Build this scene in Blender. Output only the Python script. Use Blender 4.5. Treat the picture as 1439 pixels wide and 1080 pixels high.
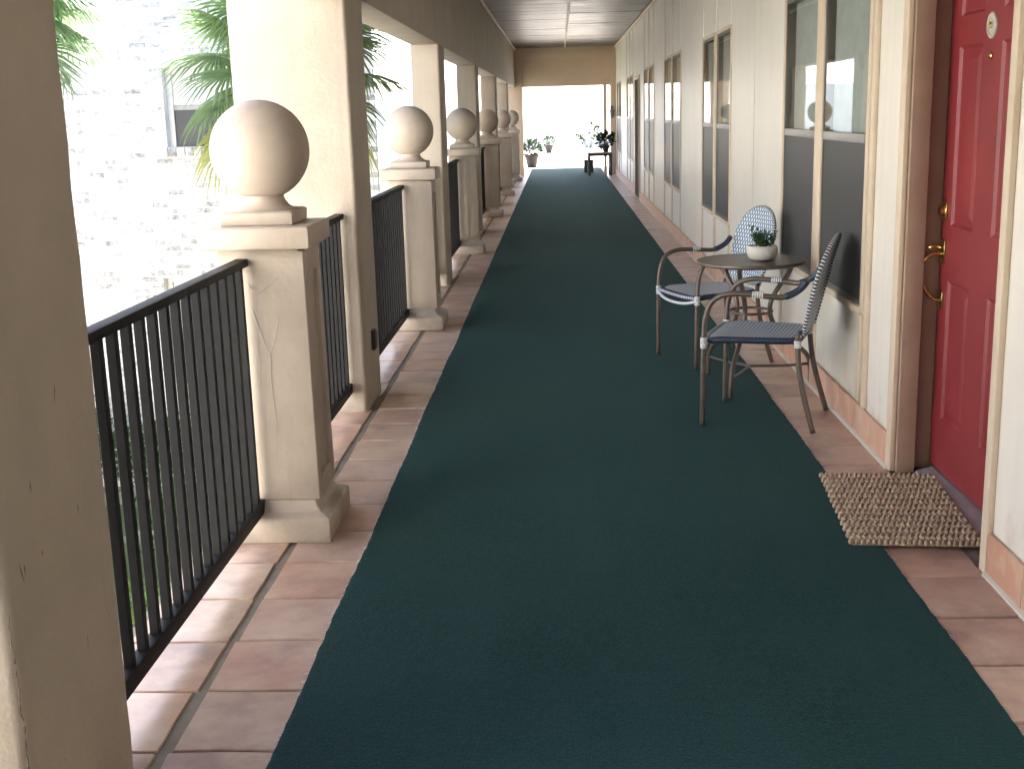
import bpy, bmesh, math, random
from mathutils import Vector, Matrix
random.seed(11)
R = math.radians
for o in list(bpy.data.objects): bpy.data.objects.remove(o)
scn = bpy.context.scene
COL = scn.collection

# ------------------------------------------------------------------ camera, world, sun, exposure
CAM_H = 1.53
pitch, yaw, roll, FPX = .22241, -.044005, -.027694, 1682.9
cp, sp, cy, sy = math.cos(pitch), math.sin(pitch), math.cos(yaw), math.sin(yaw)
fw = Vector((sy*cp, cy*cp, -sp)); rt = Vector((cy, -sy, 0)); up = rt.cross(fw)
rt, up = math.cos(roll)*rt+math.sin(roll)*up, -math.sin(roll)*rt+math.cos(roll)*up
cam = bpy.data.cameras.new('camera'); camo = bpy.data.objects.new('camera', cam); COL.objects.link(camo)
m = Matrix((rt, up, -fw)).transposed().to_4x4(); m.translation = (0, 0, CAM_H)
camo.matrix_world = m
cam.sensor_width = 36; cam.lens = FPX/1439*36; cam.clip_start = .05; cam.clip_end = 3000
scn.camera = camo

SUN = Vector((.12, .55, .76)).normalized()
world = bpy.data.worlds.new('World'); scn.world = world; world.use_nodes = True
wn = world.node_tree; bg = wn.nodes['Background']
sky = wn.nodes.new('ShaderNodeTexSky'); sky.sky_type = 'NISHITA'; sky.sun_disc = False
sky.sun_elevation = math.asin(SUN.z); sky.sun_rotation = math.atan2(SUN.x, SUN.y)
sky.air_density = .6; sky.dust_density = 3.0; sky.ozone_density = 1.0
wn.links.new(sky.outputs[0], bg.inputs[0]); bg.inputs[1].default_value = .15
sl = bpy.data.lights.new('sun', 'SUN'); sl.energy = 5.0; sl.angle = R(.53); sl.color = (1, .968, .93)
so = bpy.data.objects.new('sun', sl); COL.objects.link(so)
so.rotation_euler = SUN.to_track_quat('Z', 'Y').to_euler(); so.location = (10, -12, 16)
scn.view_settings.view_transform = 'Standard'; scn.view_settings.look = 'None'
scn.view_settings.gamma = 1; scn.view_settings.use_curve_mapping = False
scn.view_settings.exposure = 3.2
try:
    scn.cycles.max_bounces = 10; scn.cycles.diffuse_bounces = 6; scn.cycles.glossy_bounces = 5; scn.cycles.transparent_max_bounces = 12
except Exception: pass

# ------------------------------------------------------------------ materials
def lin(r, g, b):
    f = lambda c: ((c/255+.055)/1.055)**2.4 if c/255 > .04045 else c/255/12.92
    return (f(r), f(g), f(b), 1)
def new_mat(name):
    M = bpy.data.materials.new(name); M.use_nodes = True
    return M, M.node_tree.nodes, M.node_tree.links, M.node_tree.nodes['Principled BSDF']
def tex_coord(N, L, kind='Object', scale=(1, 1, 1)):
    tc = N.new('ShaderNodeTexCoord'); mp = N.new('ShaderNodeMapping'); mp.inputs['Scale'].default_value = scale
    L.new(tc.outputs[kind], mp.inputs[0]); return mp.outputs[0]
def world_pos(N, L, scale=(1, 1, 1)):
    g = N.new('ShaderNodeNewGeometry'); mp = N.new('ShaderNodeMapping'); mp.inputs['Scale'].default_value = scale
    L.new(g.outputs['Position'], mp.inputs[0]); return mp.outputs[0]
def noise(N, L, vec, scale, detail=4, rough=.55):
    n = N.new('ShaderNodeTexNoise'); n.inputs['Scale'].default_value = scale; n.inputs['Detail'].default_value = detail
    n.inputs['Roughness'].default_value = rough
    L.new(vec, n.inputs['Vector']); return n.outputs['Fac']
def ramp(N, L, fac, stops):
    r = N.new('ShaderNodeValToRGB'); e = r.color_ramp.elements
    while len(e) < len(stops): e.new(.5)
    for i, (p, c) in enumerate(stops): e[i].position = p; e[i].color = c
    L.new(fac, r.inputs[0]); return r.outputs[0]
def mixc(N, L, fac, a, b, mode='MIX'):
    x = N.new('ShaderNodeMix'); x.data_type = 'RGBA'; x.blend_type = mode
    for s, v in ((0, fac), (6, a), (7, b)):
        if hasattr(v, 'is_linked') or hasattr(v, 'links'): L.new(v, x.inputs[s])
        else: x.inputs[s].default_value = v
    return x.outputs[2]
def mth(N, L, op, a, b=None):
    x = N.new('ShaderNodeMath'); x.operation = op
    for i, v in enumerate((a, b)):
        if v is None: continue
        if isinstance(v, (int, float)): x.inputs[i].default_value = v
        else: L.new(v, x.inputs[i])
    return x.outputs[0]
def bump(N, L, P, h, strength, dist):
    b = N.new('ShaderNodeBump'); b.inputs['Strength'].default_value = strength; b.inputs['Distance'].default_value = dist
    L.new(h, b.inputs['Height']); L.new(b.outputs[0], P.inputs['Normal']); return b

def painted(name, c1, c2, rough=.6, scale=3, bscale=60, bstr=.3, bdist=.004, scratches=False, spec=.4, streaks=False):
    M, N, L, P = new_mat(name); v = world_pos(N, L)
    big = noise(N, L, v, scale, 6, .6)
    col = ramp(N, L, big, [(.32, c1), (.68, c2)])
    fine = noise(N, L, v, bscale, 5, .6)
    if streaks:     # rain streaks, rubbed patches and a few small marks of the wall's own
        sk_ = noise(N, L, world_pos(N, L, (6, 6, .5)), 1.0, 6, .7)
        col = mixc(N, L, ramp(N, L, sk_, [(.48, (0, 0, 0, 1)), (.75, (.22, .22, .22, 1))]), col, lin(186, 174, 154))
        mk = noise(N, L, world_pos(N, L, (5, 5, 9)), 1.6, 7, .75)
        col = mixc(N, L, ramp(N, L, mk, [(.67, (0, 0, 0, 1)), (.74, (.3, .3, .3, 1))]), col, lin(150, 138, 120))
        sz_ = N.new('ShaderNodeSeparateXYZ'); L.new(v, sz_.inputs[0])
        gr = mth(N, L, 'ADD', mth(N, L, 'MULTIPLY', sz_.outputs[2], -2.2), mth(N, L, 'MULTIPLY', noise(N, L, v, 6, 6, .7), 1.7))
        col = mixc(N, L, ramp(N, L, gr, [(.35, (0, 0, 0, 1)), (.8, (.35, .35, .35, 1))]), col, lin(170, 152, 130))
    if scratches:
        v2 = world_pos(N, L, (9, 9, 2.2))
        sc = noise(N, L, v2, 2.3, 8, .75)
        msk = ramp(N, L, sc, [(.66, (0, 0, 0, 1)), (.75, (1, 1, 1, 1))])
        dirt = tuple(x*.55 for x in c1[:3])+(1,)
        col = mixc(N, L, mth(N, L, 'MULTIPLY', msk, .4), col, dirt)
    if scratches:
        sx = N.new('ShaderNodeSeparateXYZ'); L.new(v, sx.inputs[0])
        grime = mth(N, L, 'ADD', mth(N, L, 'MULTIPLY', sx.outputs[2], -2.6), mth(N, L, 'MULTIPLY', noise(N, L, v, 7, 6, .7), 1.5))
        col = mixc(N, L, ramp(N, L, grime, [(.45, (0, 0, 0, 1)), (.95, (.5, .5, .5, 1))]), col, tuple(x*.5 for x in c1[:3])+(1,))
        streak = noise(N, L, world_pos(N, L, (14, 14, .8)), 1.0, 6, .7)
        col = mixc(N, L, ramp(N, L, streak, [(.55, (0, 0, 0, 1)), (.75, (.35, .35, .35, 1))]), col, tuple(x*.7 for x in c1[:3])+(1,))
    L.new(col, P.inputs['Base Color']); P.inputs['Roughness'].default_value = rough
    P.inputs['Specular IOR Level'].default_value = spec
    mid = noise(N, L, v, bscale*.18, 3, .5)
    bump(N, L, P, mth(N, L, 'ADD', fine, mth(N, L, 'MULTIPLY', mid, 1.5)), bstr, bdist)
    return M
def plain(name, c, rough=.5, metal=0, spec=.5, var=.12, scale=14):
    M, N, L, P = new_mat(name); v = world_pos(N, L)
    n = noise(N, L, v, scale, 5, .6)
    lo = tuple(x*(1-var) for x in c[:3])+(1,); hi = tuple(min(1, x*(1+var)) for x in c[:3])+(1,)
    L.new(ramp(N, L, n, [(.3, lo), (.7, hi)]), P.inputs['Base Color'])
    r = N.new('ShaderNodeMapRange'); r.inputs[3].default_value = max(.02, rough-.08); r.inputs[4].default_value = rough+.08
    L.new(n, r.inputs[0]); L.new(r.outputs[0], P.inputs['Roughness'])
    P.inputs['Metallic'].default_value = metal; P.inputs['Specular IOR Level'].default_value = spec
    return M

MT = {}
MT['stucco'] = painted('cream_stucco', lin(166, 154, 139), lin(180, 167, 152), .62, 2.2, 55, .35, .005, True)
MT['stucco_new'] = painted('newel_stucco', lin(168, 155, 140), lin(184, 170, 155), .55, 2.6, 40, .3, .004, True)
MT['header'] = painted('peach_stucco', lin(198, 172, 148), lin(208, 183, 160), .6, 1.5, 40, .3, .004)
MT['siding'] = painted('white_siding', lin(224, 218, 206), lin(233, 227, 216), .42, 1.3, 30, .2, .003, False, .5, True)
MT['trim'] = painted('tan_trim', lin(204, 186, 162), lin(220, 203, 180), .5, 5, 60, .15, .002)
MT['jamb'] = painted('brown_jamb', lin(158, 132, 114), lin(172, 146, 128), .55, 4, 60, .12, .002)
MT['iron'] = plain('black_iron', (.011, .011, .012, 1), .6, 0, .2, .25, 25)
MT['red'] = painted('red_door_paint', lin(126, 44, 48), lin(142, 53, 56), .42, 3, 80, .06, .001)
MT['brass'] = plain('brass', (.75, .55, .25, 1), .22, 1, .5, .1)
MT['plate_ring'] = plain('tan_ceramic', (.46, .43, .37, 1), .4)
MT['steel'] = plain('threshold_metal', (.42, .43, .45, 1), .45, .6, .5, .15)
MT['dark'] = plain('dark_plastic', (.03, .03, .03, 1), .5)
MT['bronze'] = plain('bronze_tube', (.11, .085, .068, 1), .32, .25, .5, .2)
MT['binding'] = plain('white_binding', (.62, .64, .66, 1), .45)
MT['navy'] = plain('navy_edge', (.02, .03, .06, 1), .45)
MT['grout'] = painted('grey_grout', lin(118, 110, 100), lin(142, 132, 120), .85, 8, 120, .5, .004)
MT['concrete'] = painted('pale_concrete', lin(190, 182, 168), lin(208, 200, 188), .8, 1.5, 80, .3, .003)
MT['white_wall'] = painted('white_stucco', lin(226, 222, 212), lin(236, 233, 226), .8, 1.2, 40, .3, .004)
MT['roofm'] = plain('grey_roof', (.18, .17, .16, 1), .8)
MT['winframe'] = plain('dark_bronze_frame', (.12, .11, .10, 1), .45)
MT['winrail'] = plain('grey_rail', (.30, .29, .275, 1), .4)
MT['blind'] = plain('vertical_blind', (.66, .66, .63, 1), .7)
MT['room'] = plain('room_dark', (.03, .03, .03, 1), .9)
MT['terracotta_pot'] = plain('pot', (.030, .022, .019, 1), .7)
MT['bowl'] = painted('stone_bowl', lin(190, 184, 174), lin(214, 209, 200), .7, 20, 150, .4, .003)
MT['wood'] = plain('yellow_lit_wood', (.45, .36, .2, 1), .4)  # yellow light on the far table top, put into its colour
MT['soil'] = plain('soil', (.03, .022, .016, 1), .9)
MT['trunk'] = plain('palm_trunk', (.16, .12, .09, 1), .9, 0, .2, .4, 9)

def tile_mat(name, rnd):
    M, N, L, P = new_mat(name)
    v = world_pos(N, L)
    if rnd == 'obj':
        oi = N.new('ShaderNodeObjectInfo'); rv = oi.outputs['Random']
    else:
        at = N.new('ShaderNodeAttribute'); at.attribute_name = 'tone'; rv = at.outputs['Fac']
    base = ramp(N, L, rv, [(0, lin(178, 134, 116)), (.25, lin(194, 158, 136)), (.5, lin(176, 138, 124)), (.75, lin(194, 166, 142)), (1, lin(172, 142, 130))])
    add = N.new('ShaderNodeVectorMath'); add.operation = 'ADD'; L.new(v, add.inputs[0])
    cmb = N.new('ShaderNodeCombineXYZ'); L.new(mth(N, L, 'MULTIPLY', rv, 31.7), cmb.inputs[0]); L.new(mth(N, L, 'MULTIPLY', rv, 17.3), cmb.inputs[2])
    L.new(cmb.outputs[0], add.inputs[1])
    c1 = noise(N, L, add.outputs[0], 5.5, 5, .6)
    col = mixc(N, L, ramp(N, L, c1, [(.38, (0, 0, 0, 1)), (.7, (.8, .8, .8, 1))]), base, lin(206, 184, 164))
    c2 = noise(N, L, add.outputs[0], 3.4, 6, .65)
    col = mixc(N, L, ramp(N, L, c2, [(.46, (0, 0, 0, 1)), (.7, (.8, .8, .8, 1))]), col, lin(136, 110, 104))
    c3 = noise(N, L, v, 60, 4, .6)
    col = mixc(N, L, ramp(N, L, c3, [(.66, (0, 0, 0, 1)), (.8, (.5, .5, .5, 1))]), col, lin(130, 100, 88))
    L.new(col, P.inputs['Base Color'])
    rr = N.new('ShaderNodeMapRange'); rr.inputs[1].default_value = .3; rr.inputs[2].default_value = .7; rr.inputs[3].default_value = .29; rr.inputs[4].default_value = .44
    L.new(c1, rr.inputs[0]); L.new(rr.outputs[0], P.inputs['Roughness'])
    P.inputs['Specular IOR Level'].default_value = .55
    h = mth(N, L, 'ADD', noise(N, L, v, 9, 3, .5), mth(N, L, 'MULTIPLY', c3, .15))
    bump(N, L, P, h, .16, .006)
    return M
MT['tile'] = tile_mat('terracotta_tile', 'obj'); MT['tile_far'] = tile_mat('terracotta_tile_far', 'attr')
def skirt_mat():
    M, N, L, P = new_mat('terracotta_skirting'); v = world_pos(N, L)
    oi = N.new('ShaderNodeObjectInfo')
    base = ramp(N, L, oi.outputs['Random'], [(0, lin(194, 148, 122)), (.5, lin(202, 162, 138)), (1, lin(194, 154, 134))])
    c = noise(N, L, v, 9, 5, .6)
    L.new(mixc(N, L, ramp(N, L, c, [(.45, (0, 0, 0, 1)), (.7, (.7, .7, .7, 1))]), base, lin(210, 184, 162)), P.inputs['Base Color'])
    P.inputs['Roughness'].default_value = .5; bump(N, L, P, noise(N, L, v, 30, 4), .3, .004); return M
MT['skirt'] = skirt_mat()

def carpet_mat():
    M, N, L, P = new_mat('green_woven_carpet')
    v = world_pos(N, L)
    # woven ribs: two crossed waves, about 7 mm apart, broken up by noise
    w1 = N.new('ShaderNodeTexWave'); w1.bands_direction = 'X'; w1.inputs['Scale'].default_value = 58; w1.inputs['Distortion'].default_value = 1.2; w1.inputs['Detail'].default_value = 1
    w2 = N.new('ShaderNodeTexWave'); w2.bands_direction = 'Y'; w2.inputs['Scale'].default_value = 50; w2.inputs['Distortion'].default_value = 1.5; w2.inputs['Detail'].default_value = 1
    L.new(v, w1.inputs[0]); L.new(v, w2.inputs[0])
    wv = mth(N, L, 'MULTIPLY', w1.outputs['Fac'], w2.outputs['Fac'])
    fib = ramp(N, L, noise(N, L, world_pos(N, L, (1, .75, 1)), 170, 3, .7), [(.3, (0, 0, 0, 1)), (.7, (1, 1, 1, 1))])
    h = mth(N, L, 'ADD', mth(N, L, 'MULTIPLY', wv, .4), mth(N, L, 'MULTIPLY', fib, .75))
    big = noise(N, L, v, 1.3, 5, .6)
    col = ramp(N, L, h, [(.12, (.0008, .0070, .0090, 1)), (.5, (.0032, .0260, .0335, 1)), (.95, (.0110, .0640, .0790, 1))])
    col = mixc(N, L, ramp(N, L, big, [(.35, (0, 0, 0, 1)), (.65, (.6, .6, .6, 1))]), col, (.0060, .0330, .0420, 1))
    wear = noise(N, L, world_pos(N, L, (2.2, .35, 1)), 1.0, 6, .68)
    col = mixc(N, L, ramp(N, L, wear, [(.45, (0, 0, 0, 1)), (.72, (.5, .5, .5, 1))]), col, (.0110, .042, .050, 1))
    lint = noise(N, L, v, 55, 2, .5)
    col = mixc(N, L, ramp(N, L, lint, [(.77, (0, 0, 0, 1)), (.80, (.5, .5, .5, 1))]), col, (.07, .085, .08, 1))
    L.new(col, P.inputs['Base Color']); P.inputs['Roughness'].default_value = .85
    P.inputs['Specular IOR Level'].default_value = .08
    P.inputs['Sheen Weight'].default_value = .10; P.inputs['Sheen Roughness'].default_value = .45; P.inputs['Sheen Tint'].default_value = (.5, .85, .65, 1)
    bump(N, L, P, h, .7, .004); return M
MT['carpet'] = carpet_mat()
def rope_mat():
    M, N, L, P = new_mat('tan_rope'); v = world_pos(N, L)
    n = noise(N, L, v, 40, 5, .6)
    L.new(ramp(N, L, n, [(.3, lin(160, 140, 116)), (.7, lin(198, 178, 152))]), P.inputs['Base Color'])
    P.inputs['Roughness'].default_value = .8
    wv = N.new('ShaderNodeTexWave'); wv.bands_direction = 'DIAGONAL'; wv.inputs['Scale'].default_value = 60; L.new(v, wv.inputs[0])
    bump(N, L, P, wv.outputs['Fac'], .5, .003); return M
MT['rope'] = rope_mat()
def weave_mat(name, kind):
    """woven resin: staggered pale lozenges on blue (back) or herringbone stripes (seat), laid out on the UVs in cm"""
    M, N, L, P = new_mat(name)
    tc = N.new('ShaderNodeTexCoord'); sp_ = N.new('ShaderNodeSeparateXYZ'); L.new(tc.outputs['UV'], sp_.inputs[0])
    u, v = sp_.outputs[0], sp_.outputs[1]
    if kind == 'back':
        a = mth(N, L, 'DIVIDE', mth(N, L, 'ADD', u, 50.0), 2.7); b = mth(N, L, 'DIVIDE', mth(N, L, 'ADD', v, 50.0), 2.4)
        row = mth(N, L, 'FLOOR', b); off = mth(N, L, 'MULTIPLY', mth(N, L, 'MODULO', row, 2.0), .5)
        fu = mth(N, L, 'SUBTRACT', mth(N, L, 'FRACT', mth(N, L, 'ADD', a, off)), .5)
        fv = mth(N, L, 'SUBTRACT', mth(N, L, 'FRACT', b), .5)
        d = mth(N, L, 'ADD', mth(N, L, 'MULTIPLY', mth(N, L, 'ABSOLUTE', fu), 1.35), mth(N, L, 'MULTIPLY', mth(N, L, 'ABSOLUTE', fv), .55))
        mask = ramp(N, L, d, [(.38, (1, 1, 1, 1)), (.46, (0, 0, 0, 1))]); h = mth(N, L, 'SUBTRACT', 1.0, d)
        c0, c1 = (.085, .155, .25, 1), (.68, .75, .80, 1)
    else:
        zig = mth(N, L, 'ABSOLUTE', mth(N, L, 'SUBTRACT', mth(N, L, 'FRACT', mth(N, L, 'DIVIDE', u, 2.6)), .5))
        t = mth(N, L, 'FRACT', mth(N, L, 'ADD', mth(N, L, 'DIVIDE', v, 1.9), mth(N, L, 'MULTIPLY', zig, 1.3)))
        t = mth(N, L, 'ABSOLUTE', mth(N, L, 'SUBTRACT', t, .5))
        mask = ramp(N, L, t, [(.2, (1, 1, 1, 1)), (.3, (0, 0, 0, 1))]); h = mth(N, L, 'SUBTRACT', 1.0, t)
        c0, c1 = (.045, .065, .115, 1), (.62, .65, .68, 1)
    L.new(mixc(N, L, mask, c0, c1), P.inputs['Base Color'])
    P.inputs['Roughness'].default_value = .42; bump(N, L, P, h, .6, .004); return M
MT['weave_back'] = weave_mat('blue_white_weave', 'back'); MT['weave_seat'] = weave_mat('blue_grey_herringbone', 'seat')
def stripe_mat():
    M, N, L, P = new_mat('black_white_wrapping')
    tc = N.new('ShaderNodeTexCoord'); s = N.new('ShaderNodeSeparateXYZ'); L.new(tc.outputs['UV'], s.inputs[0])
    t = mth(N, L, 'FRACT', mth(N, L, 'DIVIDE', s.outputs[1], 1.7))
    L.new(ramp(N, L, t, [(.55, (.018, .024, .04, 1)), (.6, (.66, .68, .7, 1))]), P.inputs['Base Color'])
    P.inputs['Roughness'].default_value = .4; return M
MT['wrap'] = stripe_mat()
def brick_mat(name, rnd):
    M, N, L, P = new_mat(name); v = world_pos(N, L)
    if rnd == 'obj': o = N.new('ShaderNodeObjectInfo'); rv = o.outputs['Random']
    else: o = N.new('ShaderNodeAttribute'); o.attribute_name = 'tone'; rv = o.outputs['Fac']
    base = ramp(N, L, rv, [(0, lin(124, 122, 120)), (.2, lin(156, 153, 150)), (.45, lin(182, 179, 175)), (.75, lin(202, 199, 194)), (1, lin(166, 162, 157))])
    n = noise(N, L, v, 14, 5, .65)
    L.new(mixc(N, L, ramp(N, L, n, [(.4, (0, 0, 0, 1)), (.66, (.8, .8, .8, 1))]), base, lin(222, 220, 215)), P.inputs['Base Color'])
    P.inputs['Roughness'].default_value = .85; bump(N, L, P, noise(N, L, v, 70, 4), .5, .005); return M
MT['brick'] = brick_mat('whitewashed_brick', 'obj'); MT['brick_far'] = brick_mat('whitewashed_brick_field', 'attr')
MT['mortar'] = painted('pale_mortar', lin(230, 228, 222), lin(238, 236, 231), .9, 3, 90, .4, .004)
def ceil_mat():
    M, N, L, P = new_mat('grey_ceiling_board'); v = world_pos(N, L, (1, 5, 1))
    n = noise(N, L, v, 1.6, 6, .65)
    L.new(ramp(N, L, n, [(.3, lin(84, 83, 80)), (.7, lin(110, 108, 104))]), P.inputs['Base Color'])
    r = ramp(N, L, n, [(.35, (.28, .28, .28, 1)), (.7, (.5, .5, .5, 1))]); L.new(r, P.inputs['Roughness'])
    bump(N, L, P, noise(N, L, v, 2.2, 4, .6), .5, .02); return M
MT['ceil'] = ceil_mat()
def glass_mat():
    M, N, L, P = new_mat('window_glass'); N.remove(P)
    out = N['Material Output'] if 'Material Output' in N else N.new('ShaderNodeOutputMaterial')
    tr = N.new('ShaderNodeBsdfTransparent'); tr.inputs[0].default_value = (.86, .89, .88, 1)
    gl = N.new('ShaderNodeBsdfGlossy'); gl.inputs['Roughness'].default_value = .015; gl.inputs[0].default_value = (.95, .97, .97, 1)
    fr = N.new('ShaderNodeFresnel'); fr.inputs[0].default_value = 1.75
    v = world_pos(N, L); b = N.new('ShaderNodeBump'); b.inputs['Strength'].default_value = .04; b.inputs['Distance'].default_value = .02
    L.new(noise(N, L, v, 1.6, 1), b.inputs['Height']); L.new(b.outputs[0], gl.inputs['Normal'])
    mx = N.new('ShaderNodeMixShader'); bf = N.new('ShaderNodeNewGeometry'); L.new(mth(N, L, 'MULTIPLY', fr.outputs[0], mth(N, L, 'SUBTRACT', 1.0, bf.outputs['Backfacing'])), mx.inputs[0]); L.new(tr.outputs[0], mx.inputs[1]); L.new(gl.outputs[0], mx.inputs[2])
    L.new(mx.outputs[0], out.inputs[0]); return M
MT['glass'] = glass_mat()
def screen_mat():
    M, N, L, P = new_mat('insect_screen')
    P.inputs['Base Color'].default_value = (.055, .056, .056, 1); P.inputs['Roughness'].default_value = .42; P.inputs['Specular IOR Level'].default_value = .3
    v = world_pos(N, L); bump(N, L, P, noise(N, L, v, 900, 1), .2, .001); return M
MT['screen'] = screen_mat()
def leaf_mat(name, c1, c2, trans=.35, rough=.4):
    M, N, L, P = new_mat(name); v = world_pos(N, L)
    n = noise(N, L, v, 9, 3)
    c = ramp(N, L, n, [(.3, c1), (.7, c2)]); L.new(c, P.inputs['Base Color']); P.inputs['Roughness'].default_value = rough
    t = N.new('ShaderNodeBsdfTranslucent'); L.new(c, t.inputs[0])
    mx = N.new('ShaderNodeMixShader'); mx.inputs[0].default_value = trans
    L.new(P.outputs[0], mx.inputs[1]); L.new(t.outputs[0], mx.inputs[2]); L.new(mx.outputs[0], N['Material Output'].inputs[0]); return M
MT['palm'] = leaf_mat('palm_leaf', (.15, .24, .11, 1), (.26, .36, .18, 1), .55)
MT['palm_old'] = leaf_mat('palm_leaf_yellow', (.26, .30, .07, 1), (.40, .38, .10, 1), .45)
MT['leaf'] = leaf_mat('shrub_leaf', (.025, .07, .015, 1), (.06, .13, .03, 1))
MT['leaf_dark'] = leaf_mat('dark_leaf', (.015, .035, .014, 1), (.03, .06, .022, 1), .2)
MT['leaf_light'] = leaf_mat('light_leaf', (.07, .14, .03, 1), (.13, .2, .05, 1))
MT['succ'] = leaf_mat('jade_leaf', (.02, .06, .02, 1), (.05, .10, .035, 1), .1, .3)
def ground_mat():
    M, N, L, P = new_mat('lawn_and_gravel'); v = world_pos(N, L)
    n = noise(N, L, v, .5, 5); f = noise(N, L, v, 25, 5, .7)
    g = ramp(N, L, f, [(.3, (.03, .06, .015, 1)), (.7, (.075, .12, .035, 1))])
    s = ramp(N, L, f, [(.3, (.2, .19, .17, 1)), (.7, (.38, .36, .33, 1))])
    L.new(mixc(N, L, ramp(N, L, n, [(.47, (0, 0, 0, 1)), (.53, (1, 1, 1, 1))]), g, s), P.inputs['Base Color'])
    P.inputs['Roughness'].default_value = .95; bump(N, L, P, f, .6, .03); return M
MT['ground'] = ground_mat()

# ------------------------------------------------------------------ mesh helpers
class MB:
    def __init__(s): s.v, s.f, s.uv, s.tone = [], [], {}, []
    def face(s, idx, uv=None, tone=0.0):
        if uv: s.uv[len(s.f)] = uv
        s.f.append(idx); s.tone.append(tone)
    def box(s, x0, x1, y0, y1, z0, z1, tone=0.0, skip=''):
        b = len(s.v)
        s.v += [(x0, y0, z0), (x1, y0, z0), (x1, y1, z0), (x0, y1, z0), (x0, y0, z1), (x1, y0, z1), (x1, y1, z1), (x0, y1, z1)]
        for k, q in (('b', (0, 3, 2, 1)), ('t', (4, 5, 6, 7)), ('s', (0, 1, 5, 4)), ('e', (1, 2, 6, 5)), ('n', (2, 3, 7, 6)), ('w', (3, 0, 4, 7))):
            if k not in skip: s.face([b+i for i in q], None, tone)
        return s
    def tube(s, pts, r, seg=10, caps=True, vscale=100.0, closed=False):
        pts = [Vector(p) for p in pts]; n = len(pts); b0 = len(s.v)
        rr = r if isinstance(r, (list, tuple)) else [r]*n
        t0 = ((pts[1]-pts[0]).normalized()); ref = Vector((0, 0, 1)) if abs(t0.z) < .9 else Vector((1, 0, 0))
        nrm = (ref-t0*ref.dot(t0)).normalized(); L_ = 0.0; lens = []
        for i in range(n):
            if closed: t = (pts[(i+1) % n]-pts[i-1]).normalized()
            else: t = (pts[min(i+1, n-1)]-pts[max(i-1, 0)]).normalized()
            nrm = (nrm-t*nrm.dot(t)).normalized(); bn = t.cross(nrm)
            if i: L_ += (pts[i]-pts[i-1]).length
            lens.append(L_)
            for k in range(seg):
                a = 2*math.pi*k/seg; s.v.append(tuple(pts[i]+(nrm*math.cos(a)+bn*math.sin(a))*rr[i]))
        m_ = n if closed else n-1
        for i in range(m_):
            j = (i+1) % n; la = lens[i]*vscale; lb = (lens[j] if j else L_+(pts[0]-pts[-1]).length)*vscale
            for k in range(seg):
                k2 = (k+1) % seg
                s.face([b0+i*seg+k, b0+i*seg+k2, b0+j*seg+k2, b0+j*seg+k], [(k/seg, la), ((k+1)/seg, la), ((k+1)/seg, lb), (k/seg, lb)])
        if caps and not closed:
            s.face([b0+k for k in reversed(range(seg))]); s.face([b0+(n-1)*seg+k for k in range(seg)])
        return s
    def lathe(s, prof, seg=32, c=(0, 0, 0), cap_top=True, cap_bot=True):
        b0 = len(s.v)
        for r, z in prof:
            for k in range(seg):
                a = 2*math.pi*k/seg; s.v.append((c[0]+r*math.cos(a), c[1]+r*math.sin(a), c[2]+z))
        for i in range(len(prof)-1):
            for k in range(seg):
                k2 = (k+1) % seg; s.face([b0+i*seg+k, b0+i*seg+k2, b0+(i+1)*seg+k2, b0+(i+1)*seg+k])
        if cap_bot: s.face([b0+k for k in reversed(range(seg))])
        if cap_top: s.face([b0+(len(prof)-1)*seg+k for k in range(seg)])
        return s
    def square_lathe(s, prof, c=(0, 0, 0)):
        """stack of square rings (half width, z)"""
        b0 = len(s.v)
        for h, z in prof:
            s.v += [(c[0]-h, c[1]-h, c[2]+z), (c[0]+h, c[1]-h, c[2]+z), (c[0]+h, c[1]+h, c[2]+z), (c[0]-h, c[1]+h, c[2]+z)]
        for i in range(len(prof)-1):
            for k in range(4):
                k2 = (k+1) % 4; s.face([b0+i*4+k, b0+i*4+k2, b0+(i+1)*4+k2, b0+(i+1)*4+k])
        s.face([b0+3, b0+2, b0+1, b0]); e = b0+(len(prof)-1)*4; s.face([e, e+1, e+2, e+3]); return s
    def mesh(s, name, bevel=0, seg=2, smooth=False, origin=(0, 0, 0)):
        me = bpy.data.meshes.new(name)
        ox, oy, oz = origin
        me.from_pydata([(x-ox, y-oy, z-oz) for x, y, z in s.v], [], s.f)
        if s.uv:
            ul = me.uv_layers.new(name='UVMap')
            for fi, uvs in s.uv.items():
                p = me.polygons[fi]
                for k, li in enumerate(p.loop_indices): ul.data[li].uv = uvs[k]
        if any(s.tone):
            at = me.attributes.new('tone', 'FLOAT', 'FACE')
            at.data.foreach_set('value', s.tone)
        if bevel:
            bm = bmesh.new(); bm.from_mesh(me)
            es = [e for e in bm.edges if len(e.link_faces) == 2 and e.calc_face_angle(0) > .5]
            bmesh.ops.bevel(bm, geom=es, offset=bevel, segments=seg, profile=.5, affect='EDGES', clamp_overlap=True)
            bm.to_mesh(me); bm.free()
        if smooth:
            me.polygons.foreach_set('use_smooth', [True]*len(me.polygons))
            if smooth != 'all':
                try: me.set_sharp_from_angle(angle=R(40))
                except Exception: pass
        me.update(); return me
    def build(s, name, mat, parent=None, bevel=0, seg=2, smooth=False, loc=None, origin=(0, 0, 0)):
        me = s.mesh(name, bevel, seg, smooth, origin); me.materials.append(MT[mat])
        return link(name, me, parent, loc if loc is not None else origin)
def link(name, data, parent=None, loc=(0, 0, 0), rot=None):
    o = bpy.data.objects.new(name, data); COL.objects.link(o); o.location = loc
    if rot: o.rotation_euler = rot
    if parent: o.parent = parent
    return o
def tag(o, label=None, cat=None, group=None, kind=None):
    if label: o['label'] = label
    if cat: o['category'] = cat
    if group: o['group'] = group
    if kind: o['kind'] = kind
    return o
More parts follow.
